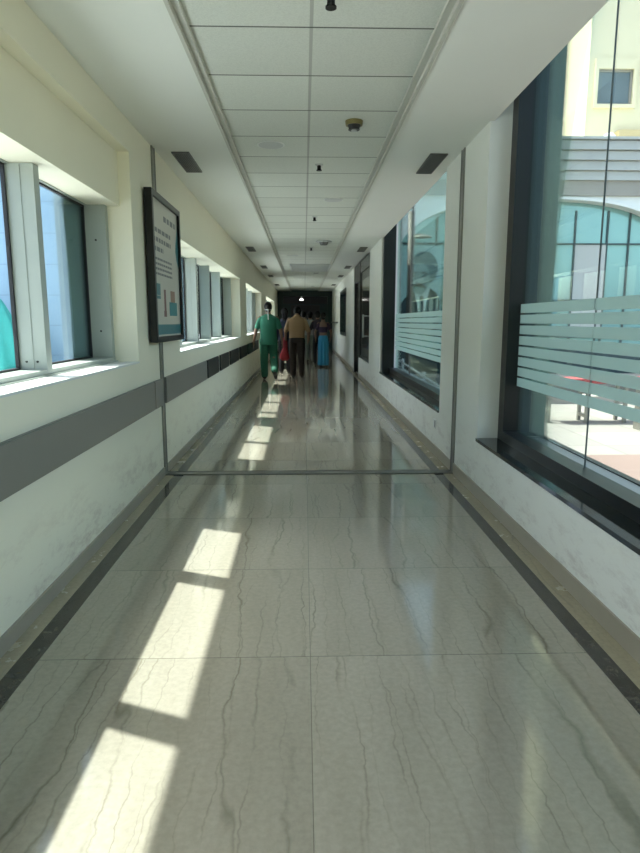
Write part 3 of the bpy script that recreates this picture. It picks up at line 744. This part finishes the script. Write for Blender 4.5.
    # hair
    b = B(); ball(b, hc + Vector((0, -.020, .018)), (.090, .102, .108), 20)
    ball(b, hc + Vector((0, -.045, -.03)), (.080, .066, .085), 14)
    if P.get('bun'): ball(b, hc + Vector((0, -.11, -.03)), (.055, .05, .05), 14)
    if P.get('long'): tube(b, [(hc + Vector((0, -.06, 0)), .07, .05), (hc + Vector((0, -.10, -.18)), .06, .035), (hc + Vector((0, -.11, -.34)), .035, .02)], 14)
    fin('hair', b, P['hair'], .01, 2)
    if P.get('mask'):
        b = B()
        tube(b, [(hc + Vector((-.085, 0, -.045)), .008, .008), (hc + Vector((-.06, -.085, -.055)), .008, .008), (hc + Vector((0, -.118, -.055)), .012, .012), (hc + Vector((.06, -.085, -.055)), .008, .008), (hc + Vector((.085, 0, -.045)), .008, .008)], 8)
        tube(b, [(hc + Vector((0, -.122, -.05)), .013, .006), (hc + Vector((0, -.135, -.14)), .010, .006), (hc + Vector((.004, -.145, -.28)), .014, .006)], 8)
        ball(b, hc + Vector((0, .075, -.05)), (.06, .045, .05), 12)
        fin('face_mask', b, M['white'], .006, 1, label='white face mask with ties hanging down the back')
    if P.get('collar'):
        b = B(); tube(b, [(L(0, 0, 1.46), .09, .085), (L(0, .005, 1.515), .068, .07)], 20); fin('collar', b, P['top'], .008, 1)
    return root
skin = simple('brown_skin', (.20, .11, .07), .5, var=.08, bump=0)
hairm = simple('black_hair', (.006, .0055, .005), .95, var=.3, sc=40, bump=.1)
shoeb = simple('black_leather', (.012, .012, .012), .35, bump=0)
STAND = dict(knees=[(-.10, .02, .50), (.10, .02, .50)], ankles=[(-.10, 0, .08), (.10, 0, .08)], toes=[(-.12, .17, .035), (.12, .17, .035)],
             elbows=[(-.26, -.02, 1.13), (.26, -.02, 1.13)], wrists=[(-.28, .06, .88), (.28, .06, .88)], skin=skin, hair=hairm, shoe=shoeb)
def pp(**k): d = dict(STAND); d.update(k); return d
person((-.83, 14.65, 0), 1.78, pp(rot=.03, w=1.1, mask=True, top=simple('green_scrub_cloth', (.025, .17, .10), .8, bump=.1), trousers=simple('green_scrub_trousers', (.022, .14, .085), .8, bump=.1), topname='scrub_top',
    hem=.80, sleeve=.75, legw=1.25,
    knees=[(-.11, .05, .50), (.11, .06, .51)], ankles=[(-.10, .02, .085), (.14, -.27, .21)], toes=[(-.12, .19, .04), (.16, -.17, .05)],
    elbows=[(-.28, -.03, 1.13), (.28, -.02, 1.13)], wrists=[(-.33, -.05, .88), (.31, .06, .89)]),
    'person in green scrubs with white mask ties, walking away along the left wall')
person((-.17, 14.9, 0), 1.73, pp(w=1.08, lean=.10, head=(.01, .08, -.035), top=simple('tan_shirt_cloth', (.36, .23, .12), .8, bump=.1), trousers=simple('dark_brown_trousers', (.022, .015, .012), .8, bump=.1),
    hem=.97, sleeve=.9, legw=1.1, collar=True,
    knees=[(-.10, .07, .50), (.10, .04, .50)], ankles=[(-.10, .02, .085), (.11, -.03, .085)], toes=[(-.13, .19, .04), (.14, .14, .04)],
    elbows=[(-.27, .03, 1.13), (.28, .05, 1.13)], wrists=[(-.28, .14, .90), (.27, .20, .93)]),
    'person in tan shirt and dark brown trousers walking away beside the one in green scrubs')
person((-.50, 16.4, 0), 1.68, pp(w=1.0, top=simple('navy_cloth', (.012, .018, .035), .8), trousers=simple('black_cloth', (.010, .010, .012), .8), sleeve=1.8, long=True,
    knees=[(-.09, .06, .5), (.09, .03, .5)], vox=.009, elbows=[(-.22, -.02, 1.13), (.24, -.02, 1.13)], wrists=[(-.22, .05, .9), (.25, .03, .88)]),
    'person in navy clothes walking ahead, seen between green scrubs and tan shirt')
person((.20, 20.8, 0), 1.66, pp(w=1.12, top=simple('grey_shirt_cloth', (.26, .27, .25), .8), trousers=simple('grey_green_trousers', (.14, .17, .15), .8), hem=.95, vox=.009,
    knees=[(-.09, .08, .5), (.09, .0, .5)], ankles=[(-.09, .05, .085), (.10, -.06, .085)], toes=[(-.11, .2, .04), (.12, .12, .04)]),
    'person in pale grey shirt and grey trousers, far ahead beside the blue skirt')
person((.57, 18.7, 0), 1.60, pp(w=.84, lowneck=True, top=simple('plum_blouse_cloth', (.035, .015, .04), .8), skirt=simple('bright_blue_skirt_cloth', (.02, .22, .36), .7, bump=.2), hem=1.14, sleeve=.55, bun=True, vox=.009,
    elbows=[(-.26, 0, 1.13), (.26, 0, 1.13)], wrists=[(-.24, .10, .92), (.24, .10, .92)]),
    'person in plum blouse and bright blue long skirt with hair in a bun')
person((.43, 19.9, 0), 1.66, pp(w=.85, top=simple('dark_plum_cloth', (.03, .02, .03), .8), trousers=simple('charcoal_cloth', (.012, .012, .014), .8), hem=.9, vox=.01),
    'person in dark clothing and charcoal trousers, between pale grey shirt and blue skirt')
person((-.02, 22.5, 0), 1.70, pp(w=1.05, top=simple('cream_shirt_cloth', (.38, .36, .30), .8), trousers=simple('dark_grey_cloth', (.03, .03, .032), .8), vox=.010, sleeve=.8),
    'person in cream shirt farthest ahead, mostly hidden behind the tan shirt')

# red cloth bag carried at the navy person's right side
bxp, byp = -.47, 15.03
t = thing('handbag', (bxp, byp, .40), 'red cloth bag hanging low between green scrubs and tan shirt', 'bag')
b = B(); tube(b, [((bxp, byp, .42), .06, .05), ((bxp, byp, .48), .12, .075), ((bxp, byp, .57), .11, .07), ((bxp + .01, byp, .66), .075, .05), ((bxp + .015, byp, .73), .06, .035)], 20)
o = obj('pouch', b, simple('red_cloth', (.40, .018, .03), .7, var=.4, sc=14, bump=.2), t); fuse(o, .01, 3)
b = B(); tube(b, [((bxp + .015, byp, .72), .06, .03), ((bxp + .015, byp, .86), .055, .025), ((bxp + .01, byp, .98), .04, .02)], 14)
o = obj('strap', b, simple('dark_red_cloth', (.26, .015, .025), .7), t); fuse(o, .008, 2)
